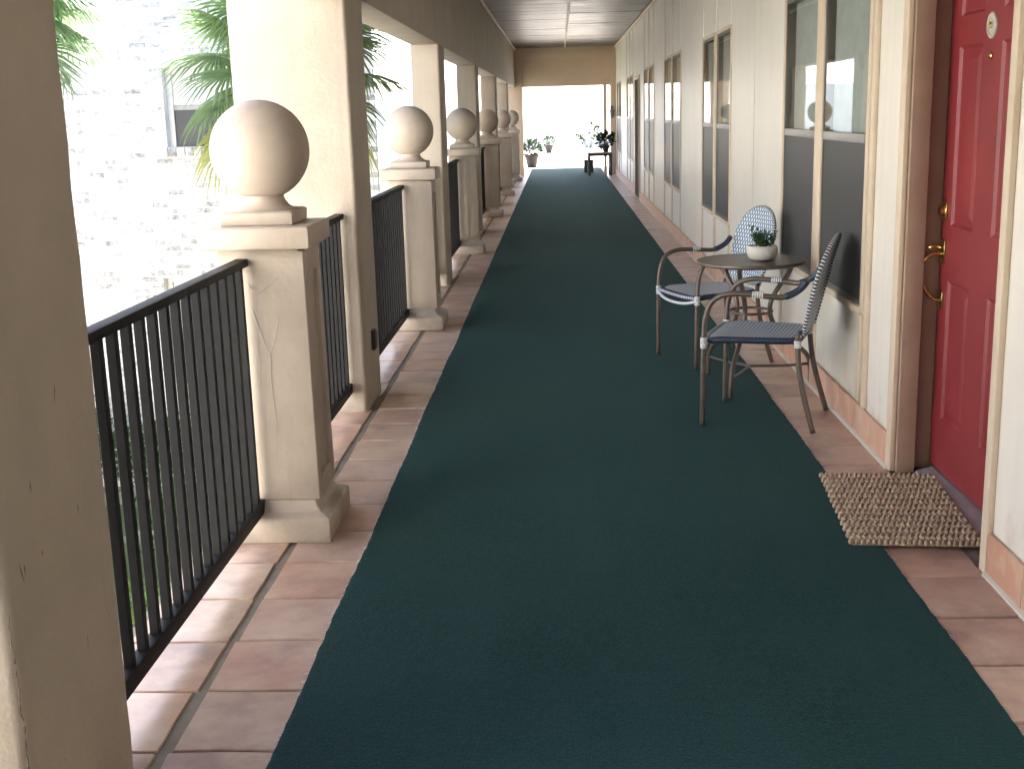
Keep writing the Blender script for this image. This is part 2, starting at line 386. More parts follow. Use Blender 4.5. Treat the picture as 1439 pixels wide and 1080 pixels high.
def empty(name, loc=(0, 0, 0), rz=0): 
    o = link(name, None, None, loc); o.rotation_euler.z = rz; return o
def part(name, mat, parent, dims, bevel=0, seg=2):
    """box part in world coordinates under an unrotated parent"""
    x0, x1, y0, y1, z0, z1 = dims; c = Vector(((x0+x1)/2, (y0+y1)/2, z0)); pl = world_of(parent)
    mb = MB().box(*dims); o = mb.build(name, mat, parent, bevel, seg, smooth=bool(bevel), origin=tuple(c)); o.location = c-pl; return o
def world_of(o):
    v = Vector((0, 0, 0))
    while o: v += o.location; o = o.parent
    return v
def put(o, parent, wloc): o.parent = parent; o.location = Vector(wloc)-world_of(parent); return o
def copy_tree(o, parent=None):
    c = o.copy(); COL.objects.link(c); c.parent = parent
    for ch in list(o.children): copy_tree(ch, c)
    return c
def catmull(P, n=8):
    P = [Vector(p) for p in P]; out = []
    Q = [2*P[0]-P[1]]+P+[2*P[-1]-P[-2]]
    for i in range(1, len(Q)-2):
        for k in range(n):
            t = k/n; a, b, c, d = Q[i-1], Q[i], Q[i+1], Q[i+2]
            out.append(.5*((2*b)+(-a+c)*t+(2*a-5*b+4*c-d)*t*t+(-a+3*b-3*c+d)*t**3))
    out.append(P[-1]); return out

# ------------------------------------------------------------------ layout
XL, XLO, XW = -1.046, -1.297, 1.40          # inner and outer face of the colonnade, apartment wall
ZS, ZC = 2.14, 3.05                        # beam soffit, ceiling
Y0, Y1 = -12.0, 30.0
GZ = -3.0
COLS = [2.32, 6.43, 11.18, 16.0, 20.85, 25.65]
NEWELS = [4.375, 8.80, 13.6, 18.42, 23.25, 28.1]
NX = -1.082

# ground
g = MB(); g.v = [(-600, -300, GZ), (600, -300, GZ), (600, 1500, GZ), (-600, 1500, GZ)]; g.face([0, 1, 2, 3])
tag(g.build('ground', 'ground'), kind='structure')

# floor slab with its tiles
floor = tag(MB().box(-1.36, 1.62, Y0, 34.6, -.26, -.007).build('floor', 'grout'), kind='structure')
PT = .3222
def tile_mesh(w, l, k):
    rnd = random.Random(k); j = lambda a=.0035: rnd.uniform(-a, a)
    mb = MB(); x, y = w/2, l/2
    lo = [(-x+j(), -y+j()), (j(.002), -y+j()), (x+j(), -y+j()), (x+j(), j(.002)), (x+j(), y+j()), (j(.002), y+j()), (-x+j(), y+j()), (-x+j(), j(.002))]
    for sc, z in ((1, -.02), (1, -.0035), (.985, -.0005)):
        for a, b in lo: mb.v.append((a*sc, b*sc, z+(0 if z < -.01 else j(.0008))))
    for i in range(2):
        for q in range(8): mb.face([i*8+q, i*8+(q+1) % 8, i*8+8+(q+1) % 8, i*8+8+q])
    mb.face([16+q for q in range(8)])
    me = mb.mesh('tile', smooth=False); me.materials.append(MT['tile']); return me
edge_t = [tile_mesh(.303, PT-.013, k) for k in range(5)]
in_t = [tile_mesh(.312, PT-.013, 20+k) for k in range(5)]
def in_col(y, pad=0): return any(abs(y-c) < .26+pad for c in COLS)
NT = 40
rows = [(-1.182, 2.681, edge_t, True), (-.842, 2.681, in_t, False), (1.228, 3.445, in_t, False)]
far = MB()
for x, y0, meshes, edge in rows:
    k0 = int((y0+1.0)/PT); y = y0+PT/2-k0*PT; n = 0
    while y < 34.4:
        if not (edge and in_col(y, -.165)):
            if y < 13.2:
                o = link('tile', random.choice(meshes), floor, (x+random.uniform(-.003, .003), y+random.uniform(-.003, .003), random.uniform(-.0012, .0006)))
                o.rotation_euler = (random.uniform(-.002, .002), random.uniform(-.003, .003), random.uniform(-.006, .006))
            else:
                w = .152 if edge else .156; z = random.uniform(-.0015, .0005)
                far.box(x-w, x+w, y-PT/2+.006, y+PT/2-.006, -.02, z, random.uniform(.02, 1), 'b')
        y += PT
tag(far.build('distant_tiles', 'tile_far', floor), kind='stuff')

# long green runner, slightly wavy cut edges
rb = MB(); ys = []; y = -6.0
while y < 34.0: ys.append(y); y += .035 if 1.5 < y < 9 else .25
def wob(y, s): return (.003*math.sin(y*1.7+s)+.002*math.sin(y*4.9+s*3))*(1 if y < 9 else .4)+(random.uniform(-.0025, .0025) if 1.5 < y < 9 else 0)
for y in ys:
    xl, xr = -.732+wob(y, 0)-.0011*max(0, y-4), 1.113+wob(y, 2)+.0008*max(0, y-4)
    rb.v += [(xl, y, .001), (xl+.001, y, .008), (xl+.012, y, .0095), (xr-.012, y, .0095), (xr-.001, y, .008), (xr, y, .001)]
for i in range(len(ys)-1):
    for k in range(5): rb.face([i*6+k, i*6+6+k, i*6+7+k, i*6+k+1])
rb.face([0, 1, 2, 3, 4, 5]); e = (len(ys)-1)*6; rb.face([e+5, e+4, e+3, e+2, e+1, e])
runner = tag(rb.build('carpet_runner', 'carpet'), 'long dark green woven carpet runner down the middle of the tiled walkway', 'carpet')
# pale frayed backing threads along the near edges
fr = MB()
for i in range(520):
    y = random.uniform(1.6, 9.5); s = random.choice((0, 1)); x = (-.735 if s == 0 else 1.116)+wob(y, 0 if s == 0 else 2)
    d = -1 if s == 0 else 1; l = random.uniform(.003, .010)
    fr.tube([(x-d*.004, y, .005), (x+d*l*.6, y+random.uniform(-.004, .004), .004), (x+d*l, y+random.uniform(-.008, .008), .0015)], .0008, 3, False)
tag(fr.build('frayed_edge', 'binding', runner), kind='stuff')

# ceiling panels, seam strip and cornice strips
ceiling = tag(MB().box(XL, XW+.05, Y0, Y1, ZC+.012, ZC+.06).build('ceiling', 'room'), kind='structure')
cm = MB().box(-.59, .59, -.292, .292, 0, .0115).mesh('ceiling_panel', .004, 1); cm.materials.append(MT['ceil'])
y = Y1-.31
while y > Y0+.5:
    for x in (XL+.62, XW-.615): 
        o = link('ceiling_panel', cm, ceiling, (x, y, ZC+random.uniform(-.004, 0))); o.rotation_euler = (random.uniform(-.003, .003), random.uniform(-.002, .002), 0)
    y -= .6
yy = Y1-.02; k = 0
while yy > Y0:
    MB().box(.155, .195, -1.0, 1.0, -.012, .0).build('seam_strip', 'trim', ceiling, loc=(0, yy-1.0, ZC-.006)); yy -= 2.01
for sx, nm in ((XL+.022, 1), (XW-.022, -1)):
    yy = Y1-.02
    while yy > Y0:
        MB().box(-.02, .02, -1.2, 1.2, -.045, -.008).build('cornice_strip', 'trim', ceiling, .006, 1, loc=(sx, yy-1.2, ZC)); yy -= 2.41

# ------------------------------------------------------------------ apartment building on the right
apt = tag(empty('apartment_building', (XW, 0, GZ)), 'white panelled apartment building with tall paired windows along the covered walkway', 'building')
WINS = [(5.56, 7.70), (10.02, 12.0), (14.1, 16.28), (18.05, 20.15), (23.05, 25.2), (27.5, 29.4)]
DOOR = (3.83, 4.95); DOOR2 = (21.2, 22.4)
ZSK = .148
WT = .24
cuts = sorted([(a, b, 'w') for a, b in WINS]+[(DOOR[0], DOOR[1]+.062, 'd'), (DOOR2[0], DOOR2[1], 'd')])
yp = Y0
for a, b, k in cuts+[(34.0, 34.0, 'e')]:
    while a-yp > 2.6: part('wall_panel', 'siding', apt, (XW, XW+WT, yp, yp+2.4, GZ if yp < 0 else 0, ZC+.05)); yp += 2.4
    if a > yp: part('wall_panel', 'siding', apt, (XW, XW+WT, yp, a, 0, ZC+.05))
    if k == 'w':
        part('wall_panel', 'siding', apt, (XW+.004, XW+WT, a, b, 0, .585)); part('wall_panel', 'siding', apt, (XW+.004, XW+WT, a, b, 2.165, ZC+.05))
    if k == 'd': part('wall_panel', 'siding', apt, (XW, XW+WT, a, b, 2.10, ZC+.05))
    yp = b
part('lower_wall', 'siding', apt, (XW+.01, XW+WT, Y0, 34, GZ, -.262))
part('room_wall', 'room', apt, (4.2, 4.4, Y0, 34, GZ, ZC+.05)); part('room_ceiling', 'room', apt, (XW+WT, 4.2, Y0, 34, ZC+.01, ZC+.05))
part('room_floor', 'room', apt, (1.63, 4.2, Y0, 34, -.2, -.01))
part('roof', 'roofm', apt, (-2.1, 9.5, Y0-.4, 36.2, ZC+.07, ZC+.34), .02)
part('back_wall', 'siding', apt, (9.0, 9.2, Y0, 34, GZ, ZC+.06))
part('end_wall', 'siding', apt, (XW+WT, 9.0, 33.8, 34, GZ, ZC+.05)); part('end_wall', 'siding', apt, (XW+WT, 9.0, Y0, Y0+.2, GZ, ZC+.05))

def window(a, b, first):
    yc = (a+b)/2; zs, zh, zm = .60, 2.15, 1.372
    w = part('window', 'trim', apt, (XW-.012, XW+.07, yc-.085, yc+.085, zs-.014, zh+.014), .004)      # mullion post
    for y0, y1 in ((a, a+.05), (b-.05, b)): 
        o = part('side_casing', 'trim', w, (XW-.010, XW+.07, y0, y1, zs-.014, zh+.014), .004)
    o = part('sill', 'trim', w, (XW-.02, XW+.075, a+.052, yc-.087, zs-.03, zs+.004), .004); part('sill', 'trim', w, (XW-.02, XW+.075, yc+.087, b-.052, zs-.03, zs+.004), .004)
    part('head', 'trim', w, (XW-.012, XW+.07, a+.052, yc-.087, zh, zh+.03), .004); part('head', 'trim', w, (XW-.012, XW+.07, yc+.087, b-.052, zh, zh+.03), .004)
    for y0, y1 in ((a+.052, yc-.087), (yc+.087, b-.052)):
        m_ = MB()
        m_.box(XW-.004, XW+.05, y0, y0+.024, zs+.005, zh-.001); m_.box(XW-.004, XW+.05, y1-.024, y1, zs+.005, zh-.001)
        m_.box(XW-.004, XW+.05, y0+.024, y1-.024, zh-.026, zh-.001); m_.box(XW-.004, XW+.05, y0+.024, y1-.024, zs+.005, zs+.03)
        f = m_.build('sash_frame', 'winframe', w); f.location = -world_of(w)
        part('meeting_rail', 'winrail', w, (XW-.007, XW+.045, y0+.025, y1-.025, zm-.022, zm+.022), .004)
        part('glass_pane', 'glass', w, (XW-.001, XW+.003, y0+.025, y1-.025, zm+.023, zh-.027))
        part('insect_screen', 'screen', w, (XW-.001, XW+.003, y0+.025, y1-.025, zs+.031, zm-.023))
        n = 7 if first else 4; d = (y1-y0-.06)/n
        for k in range(n):
            yy = y0+.03+d*(k+.5)
            bl = MB().box(-.0015, .0015, -d*.54, d*.54, 0, zh-zm+.02).build('blind_slat', 'blind'); put(bl, w, (XW+.062+.004*(k % 2), yy, zm-.01)); bl.rotation_euler.z = .22+random.uniform(-.06, .06)
    for yy, ww in ((a+.01, .05), (b-.06, .05), (yc-.04, .08)):
        part('batten', 'trim', apt, (XW-.010, XW+.0035, yy, yy+ww, ZSK+.004, zs-.032), .003)
        part('batten', 'siding', apt, (XW-.010, XW+.0035, yy, yy+ww, zh+.032, ZC-.05), .003)
for i, (a, b) in enumerate(WINS): window(a, b, i == 0)
for yy in (5.44,):
    part('batten', 'trim', apt, (XW-.018, XW-.0005, yy, yy+.055, ZSK+.004, ZC-.05), .004)
for yy in (8.86,): part('batten', 'siding', apt, (XW-.003, XW-.0005, yy, yy+.03, ZSK+.004, ZC-.05), .001)

# tiled skirting
skm = []
for k in range(4):
    mm = MB().box(-.018, -.0005, -.148, .148, .001, ZSK).mesh('skirting_tile', .006, 2, True); mm.materials.append(MT['skirt']); skm.append(mm)
y = DOOR[1]+.226
def sk(y): 
    o = link('skirting_tile', random.choice(skm)); put(o, apt, (XW+random.uniform(-.001, .0005), y, random.uniform(-.003, .001))); o.rotation_euler = (random.uniform(-.006, .006), 0, random.uniform(-.006, .006))
while y < 13.5: sk(y); y += .302
farsk = MB()
while y < 33.8:
    if not (DOOR2[0]-.12 < y < DOOR2[1]+.12): farsk.box(XW-.017, XW-.0005, y-.148, y+.148, .001, ZSK)
    y += .302
o = farsk.build('distant_skirting', 'skirt'); put(o, apt, (0, 0, 0)); tag(o, kind='stuff')
y = DOOR[0]-.054-.149
while y > .5: sk(y); y -= .302
# mortar bead where skirting meets floor
o = MB().tube([(XW-.019, DOOR[1]+.03, .002), (XW-.019, 33.8, .002)], .012, 6).build('mortar_bead', 'concrete'); put(o, apt, (0, 0, 0))
o = MB().tube([(XW-.019, -1, .002), (XW-.019, DOOR[0]-.05, .002)], .012, 6).build('mortar_bead', 'concrete'); put(o, apt, (0, 0, 0))

# red front door
DX = 1.555
door = part('door', 'red', apt, (DX+.012, DX+.05, DOOR[0]+.07, DOOR[1]+.035-.002, .035, 2.06))
tag(door, 'red six panel front door with brass hardware')
ya, yb = DOOR[0]+.07, DOOR[1]+.033           # 4.0 .. 4.983
cols_ = [(4.13, 4.412), (yb-.405+.03, yb-.115)]
rowsz = [(.25, .825), (1.045, 1.735), (1.845, 1.985)]
def raised(y0, y1, z0, z1):
    mb = MB(); X = DX
    ring = lambda d, x: [(x, y0+d, z0+d), (x, y1-d, z0+d), (x, y1-d, z1-d), (x, y0+d, z1-d)]
    for d, x in ((0, X+.0005), (.012, X+.011), (.022, X+.011), (.05, X+.003)): mb.v += ring(d, x)
    for i in range(3):
        for q in range(4): mb.face([i*4+q, i*4+4+q, i*4+4+(q+1) % 4, i*4+(q+1) % 4])
    mb.face([15, 14, 13, 12]); o = mb.build('door_panel', 'red'); put(o, door, (0, 0, 0)); return o
for y0, y1 in cols_:
    for z0, z1 in rowsz: raised(y0, y1, z0, z1)
def board(n, y0, y1, z0, z1): part(n, 'red', door, (DX, DX+.0118, y0, y1, z0, z1))
board('stile', ya, cols_[0][0], .035, 2.06); board('stile', cols_[1][1], yb, .035, 2.06)
zz = [.035]+[v for r_ in rowsz for v in r_]+[2.06]
for k in range(4): board('rail', cols_[0][0], cols_[1][1], zz[2*k], zz[2*k+1])
for z0, z1 in rowsz: board('stile', cols_[0][1], cols_[1][0], z0, z1)
ymid = (cols_[0][1]+cols_[1][0])/2
def xdisc(name, mat, y, z, prof, seg=24):
    mb = MB(); 
    for r_, d in prof:
        for k in range(seg): a = 2*math.pi*k/seg; mb.v.append((DX-d, y+r_*math.cos(a), z+r_*math.sin(a)))
    for i in range(len(prof)-1):
        for k in range(seg): mb.face([i*seg+k, i*seg+seg+k, i*seg+seg+(k+1) % seg, i*seg+(k+1) % seg])
    mb.face([(len(prof)-1)*seg+k for k in reversed(range(seg))])
    o = mb.build(name, mat, smooth=True); put(o, door, (0, 0, 0)); return o
xdisc('knocker_disc', 'plate_ring', ymid, 1.79, [(.047, -.001), (.047, .006), (.043, .010), (.034, .010), (.032, .007)])  # the door knocker, built as a flat ringed disc
xdisc('disc_emblem', 'brass', ymid, 1.79, [(.014, .006), (.013, .012), (.006, .015)], 6)
xdisc('peephole', 'brass', ymid, 1.685, [(.013, -.001), (.013, .005), (.009, .007), (.007, .003)])
HY = yb-.045
def plate(z, h): part('handle_plate', 'brass', door, (DX-.009, DX-.0005, HY-.032, HY+.032, z-h, z+h), .004)
plate(1.10, .038); plate(.935, .048); plate(.735, .038)
xdisc('deadbolt_cylinder', 'brass', HY, 1.10, [(.024, .008), (.022, .024), (.014, .028)])
o = MB().tube(catmull([(DX-.006, HY, .925), (DX-.05, HY, .922), (DX-.085, HY+.004, .885), (DX-.088, HY+.004, .84), (DX-.065, HY+.002, .775), (DX-.03, HY, .74), (DX-.006, HY, .735)], 6), [.009]*12+[.012]*6+[.008]*12+[.007]*7, 10).build('handle_grip', 'brass', smooth='all'); put(o, door, (0, 0, 0))
o = MB().tube([(DX-.005, HY, .95), (DX-.04, HY, .957), (DX-.06, HY, .95)], [.006, .007, .009], 8).build('thumb_latch', 'brass', smooth='all'); put(o, door, (0, 0, 0))
# frame of that door
fr_ = part('door_frame', 'trim', apt, (XW-.022, XW-.0005, DOOR[1]-.002, DOOR[1]+.072, .002, 2.10), .003)
part('casing', 'trim', fr_, (XW-.022, XW-.0005, DOOR[0]-.05, DOOR[0]+.003, .002, 2.10), .003)
part('jamb', 'jamb', fr_, (XW-.0005+.001, 1.475, DOOR[1]-.028, DOOR[1]-.001, .002, 2.098), .002); part('jamb', 'jamb', fr_, (1.476, 1.62, DOOR[1]+.033, DOOR[1]+.06, .002, 2.098), .002)
part('jamb', 'jamb', fr_, (1.4755, 1.482, DOOR[1]-.002, DOOR[1]+.0325, .002, 2.098))
part('jamb', 'jamb', fr_, (XW+.001, 1.475, DOOR[0]+.001, DOOR[0]+.028, .002, 2.098), .002); part('jamb', 'jamb', fr_, (1.4752, 1.62, DOOR[0]+.001, DOOR[0]+.066, .002, 2.098), .002)
part('head_jamb', 'jamb', fr_, (XW+.001, 1.62, DOOR[0]+.03, DOOR[1]-.03, 2.068, 2.098), .002)
part('weather_strip', 'dark', fr_, (DX+.002, DX+.014, yb+.0005, yb+.004, .03, 2.06))
th = MB(); yt0, yt1 = DOOR[0]+.03, DOOR[1]-.03
th.v = [(1.475, yt0, .001), (1.475, yt1, .001), (1.482, yt1, .014), (1.482, yt0, .014), (1.545, yt0, .030), (1.545, yt1, .030), (1.62, yt1, .032), (1.62, yt0, .032)]
for q in ((0, 3, 2, 1), (3, 4, 5, 2), (4, 7, 6, 5)): th.face(list(q))
o = th.build('threshold', 'steel'); put(o, fr_, (0, 0, 0))
o = part('doorbell', 'trim', apt, (XW-.009, XW-.0005, DOOR[1]+.082, DOOR[1]+.112, 1.06, 1.125), .003)
xb = MB().box(XW-.012, XW-.0092, DOOR[1]+.091, DOOR[1]+.103, 1.083, 1.102).build('bell_button', 'bowl'); put(xb, o, (0, 0, 0))
# distant dark door
d2 = part('door', 'winframe', apt, (XW+.09, XW+.13, DOOR2[0]+.04, DOOR2[1]-.04, .02, 2.08)); part('handle', 'brass', d2, (XW+.06, XW+.09, DOOR2[0]+.1, DOOR2[0]+.13, .95, 1.0), .005)
for y0, y1 in ((DOOR2[0]-.05, DOOR2[0]+.035), (DOOR2[1]-.035, DOOR2[1]+.05)): part('casing', 'trim', apt, (XW-.02, XW-.0005, y0, y1, .002, 2.12), .003)
part('head_casing', 'trim', apt, (XW-.02, XW-.0005, DOOR2[0]+.037, DOOR2[1]-.037, 2.05, 2.12), .003)

# ------------------------------------------------------------------ colonnade: beam, columns, newels, railings
bl = tag(empty('beam', (XL, 9, ZS)), 'long cream stucco beam carried by the row of columns under the ceiling', 'beam')
part('beam_face', 'stucco', bl, (XLO, XL, Y0, Y1-.02, ZS, ZC+.065), .012)
def column(y, label, group=None, xo=XLO):
    c = empty('column', ((XL+xo)/2, y, GZ))
    mb = MB(); hx, hy, r_ = (XL-xo)/2, .262, .022; rnd = random.Random(y)
    zs = [GZ, -.3]+[-.3+k*(ZS+.3)/30 for k in range(1, 30)]+[ZS]; n = 24
    ang = []
    for q, (sx, sy) in enumerate(((1, 1), (-1, 1), (-1, -1), (1, -1))):
        for k in range(4):
            a = q*math.pi/2+k/3*math.pi/2; ang.append((sx*(hx-r_)+r_*math.cos(a), sy*(hy-r_)+r_*math.sin(a)))
    n = len(ang)
    for z in zs:
        for (ax, ay) in ang:
            w = 0 if z in (zs[0], zs[-1]) else .0022
            mb.v.append((ax+rnd.uniform(-w, w*.3), ay+rnd.uniform(-w, w), z-GZ))
    for i in range(len(zs)-1):
        for k in range(n): mb.face([i*n+k, i*n+(k+1) % n, (i+1)*n+(k+1) % n, (i+1)*n+k])
    mb.build('shaft', 'stucco', c, smooth='all')
    return tag(c, label, 'column', group)
ORD = ['first', 'second', 'third', 'fourth', 'fifth', 'sixth', 'seventh', 'eighth', 'ninth', 'tenth']
labs = {0: 'square cream stucco column in shade, scuffed and marked, with no outlet box on it',
        1: 'square cream stucco column with a small dark outlet box low on its side'}
for i, y in enumerate(COLS):
    c = column(y, labs.get(i, 'plain square cream stucco column, %s beyond the column with the outlet box' % ORD[i-2]), None if i in labs else 'plain far columns along the railing', -1.645 if i < 2 else XLO)
    if i == 0:
        cr = random.Random(2); xo = world_of(c)
        P_ = [Vector((XL-.005+cr.uniform(-.003, .002), y-.255+cr.uniform(-.006, .006)+.003*math.sin(z_*.6), z_*.012)) for z_ in range(5, 58)]
        MB().tube([p-xo for p in P_], [cr.uniform(.0005, .0024) for _ in P_], 4).build('plaster_crack', 'trunk', c)
        for k in range(9):
            yy, zz = cr.uniform(y-.2, y+.2), cr.uniform(.1, 1.5); dy, dz = cr.uniform(-.012, .012), cr.uniform(.008, .035)
            MB().tube([Vector((XL-.0012, yy, zz))-xo, Vector((XL-.0006, yy+dy, zz+dz))-xo, Vector((XL-.0014, yy+dy*1.4, zz+dz*1.7))-xo], [.0005, .0011, .0005], 4).build('scuff_mark', 'trunk', c)
    if i == 1:
        o = part('outlet_box', 'dark', c, (XL-.01, XL+.022, y-.035+.01, y+.035+.01, .285, .395), .006)
        part('outlet_cover', 'winframe', c, (XL+.0225, XL+.028, y-.025+.01, y+.025+.01, .30, .38), .002)

def newel_proto():
    n = empty('newel_post', (NX, 0, 0))
    MB().square_lathe([(.213, .0), (.213, .088), (.204, .096), (.176, .107), (.161, .125), (.154, .15)]).build('base', 'stucco_new', n, .006, 2, True)
    sh = MB().square_lathe([(.1535, .1495), (.1465, 1.082)]); sh.build('shaft', 'stucco_new', n, .008, 2, True)
    # raised border that leaves a sunk panel on the walkway side
    hw = lambda z: .1535-(z-.1495)/.9325*.007+.0008
    def border(z0, z1, y0, y1):      # y as fractions of the half width, following the taper of the shaft
        mb = MB(); full = max(abs(y0), abs(y1)) == 1; mb.v = [(((-hw(z) if full else hw(z)-.006) if not dx else hw(z)+.016), hw(z)*f, z) for z in (z0, z1) for dx, f in ((0, y0), (1, y0), (1, y1), (0, y1))]
        for q in ((0, 1, 5, 4), (1, 2, 6, 5), (2, 3, 7, 6), (4, 5, 6, 7), (3, 2, 1, 0), (3, 0, 4, 7)): mb.face(list(q))
        mb.build('panel_border', 'stucco_new', n, .006, 2, True)
    border(.15, 1.075, -1, -.62); border(.15, 1.075, .62, 1); border(.985, 1.075, -.619, .619); border(.15, .225, -.619, .619)
    MB().square_lathe([(.17, 1.0822), (.193, 1.084), (.198, 1.09), (.198, 1.155), (.193, 1.162), (.13, 1.164)]).build('cap', 'stucco_new', n, .004, 2, True)
    MB().square_lathe([(.129, 1.1645), (.131, 1.207), (.12, 1.213)]).build('plinth', 'stucco_new', n, .004, 2, True)
    prof = [(.125, 1.2135), (.112, 1.216), (.094, 1.226), (.080, 1.243), (.074, 1.258), (.076, 1.268)]
    rb_, zc = .178, 1.425
    a0 = math.asin(.079/rb_)
    for k in range(25):
        a = math.pi-a0-(math.pi-a0)*k/24; prof.append((max(.0005, rb_*math.sin(a)), zc+rb_*math.cos(a)))
    MB().lathe(prof, 48).build('ball', 'stucco_new', n, smooth='all')
    return n
npro = newel_proto()
for i, y in enumerate(NEWELS):
    n = npro if i == 0 else copy_tree(npro)
    n.location.y = y; n.rotation_euler.z = 0
    tag(n, ('cream newel post topped by a large ball, with cracked paint on its shaft' if i == 0 else 'ball topped cream newel post, %s beyond the one with cracked paint' % ORD[i-1]), 'newel post', None if i == 0 else 'far ball topped newel posts')
    if i > 0 and 'group' not in n: n['group'] = 'far ball topped newel posts'
# hairline cracks of the first one: thin dark grooves proud by a hair
for pts in ([(.0, .87), (.02, .80), (.035, .74), (.05, .70), (.05, .60), (.055, .45)], [(.05, .70), (.075, .76), (.09, .83)], [(-.02, .96), (.03, .93), (.1, .98)]):
    P_ = [(a-.03+random.uniform(-.004, .004), -.1512-(.7-z)*.0075, z) for a, z in pts]
    MB().tube(catmull(P_, 4), .0011, 4).build('paint_crack', 'bowl', npro)

barm = MB().box(-.0127, .0127, -.0127, .0127, 0, .872).mesh('baluster', .0015, 1); barm.materials.append(MT['iron'])
secs = []
ends = sorted([(c-.262, c+.262) for c in COLS]+[(n-.152, n+.152) for n in NEWELS])
for (a0, a1), (b0, b1) in zip(ends, ends[1:]): secs.append((a1, b0))
RX = -1.14
for i, (a, b) in enumerate(secs):
    r_ = empty('railing', (RX, (a+b)/2, 0)); L_ = b-a
    part('top_rail', 'iron', r_, (RX-.0225, RX+.0225, a-.006, b+.006, 1.022, 1.05), .003)
    part('bottom_rail', 'iron', r_, (RX-.02, RX+.02, a-.006, b+.006, .103, .155), .003)
    n = int(round(L_/.1035)); d = L_/n
    for k in range(n):
        link('baluster', barm, r_, (0, -L_/2+d*(k+.5), .152))
    near = ['black iron railing section between the scuffed shaded column and the cracked newel post', 'black iron railing section between the cracked newel post and the column with the outlet box', 'black iron railing section, first beyond the column with the outlet box']
    tag(r_, near[i] if i < 3 else 'black iron railing section, %s beyond the column with the outlet box' % ORD[i-2], 'railing', None if i < 3 else 'far railing sections')

# header and posts at the far end
hd = tag(empty('end_portal', (.17, Y1, 0)), 'peach stucco portal with sunken panel framing the bright far opening', 'archway')
part('sunken_panel', 'header', hd, (-.875, 1.265, Y1+.05, Y1+.2, 2.14, 2.79)); part('top_border', 'header', hd, (XL-.3, XW+.2, Y1-.01, Y1+.2, 2.792, ZC+.06), .008)
part('side_border', 'header', hd, (XL-.3, -.877, Y1-.01, Y1+.2, 0, 2.79), .008); part('side_border', 'header', hd, (1.267, XW-.002, Y1-.01, Y1+.2, 0, 2.79), .008)
part('post', 'header', hd, (1.10, 1.17, Y1+.02, Y1+.18, 0, 2.138), .006)
lan = tag(empty('wall_lantern', (1.30, Y1-.012, 1.35)), 'small dark wall lantern beside the bright far opening', 'lantern')
MB().box(-.03, .03, -.016, 0, 0, .28).build('back_plate', 'dark', lan, .004); MB().tube([(0, -.01, .25), (0, -.09, .29), (0, -.12, .24)], .008, 6).build('arm', 'dark', lan)
MB().lathe([(.02, .0), (.045, .03), (.055, .17), (.06, .18), (.02, .24)], 6, (0, -.12, 0)).build('lamp_glass', 'winframe', lan)

# terrace and white walls beyond
tag(MB().box(-4.5, 6, 34.62, 54, -.26, -.02).build('terrace', 'concrete'), kind='structure')
tag(MB().box(-4.5, 9, 54.02, 54.3, GZ, 1.9).build('terrace_wall', 'white_wall', bevel=.02), 'white stucco wall closing the sunny terrace past the portal', 'wall')
tag(MB().box(-60, -4.52, 46, 46.3, GZ, 2.3).build('courtyard_wall', 'white_wall', bevel=.02), 'white stucco wall behind the courtyard beyond the railing', 'wall')

# ------------------------------------------------------------------ brick building across the courtyard
WY = 14.5; WX1 = -2.175; WX0 = -10.0; WZ1 = 5.2
br = tag(empty('brick_building', (-6, WY, GZ)), 'whitewashed brick building across the courtyard behind the fan palms', 'building')
UW = [(-4.70, -3.75, 1.24, 2.17), (-4.9, -3.95, -1.7, -.33), (-8.4, -7.4, 1.24, 2.17), (-8.4, -7.4, -1.7, -.33)]
xs = [WX0]; 
def solid(x0, x1, z0, z1):
    part('wall_core', 'mortar', br, (x0, x1, WY+.0005, WY+.3, z0, z1))
solid(WX0, -8.4, GZ, WZ1); solid(-7.4, -4.9, GZ, WZ1); solid(-3.75, -2.5, GZ, WZ1); part('wall_core', 'mortar', br, (-2.5, WX1-.004, WY+.0005, WY+.05, GZ, WZ1))
solid(-8.4, -7.4, GZ, -1.7); solid(-8.4, -7.4, -.33, 1.24); solid(-8.4, -7.4, 2.17, WZ1)
solid(-4.9, -3.95, GZ, -1.7); solid(-4.9, -4.70, -.33, WZ1); solid(-4.70, -3.75, -.33, 1.24); solid(-4.70, -3.75, 2.17, WZ1); solid(-3.95, -3.75, GZ, -.33)
bw, bh, jt = .203, .0635, .0115
bmsh = []
for k in range(4):
    rnd = random.Random(90+k); mb = MB().box(-bw/2+rnd.uniform(0, .003), bw/2-rnd.uniform(0, .003), -.001-rnd.uniform(0, .003), .06, 0, bh-rnd.uniform(0, .003), 0, 'n')
    me = mb.mesh('brick'); me.materials.append(MT['brick']); bmsh.append(me)
field = MB(); nb = 0; z = GZ; row = 0
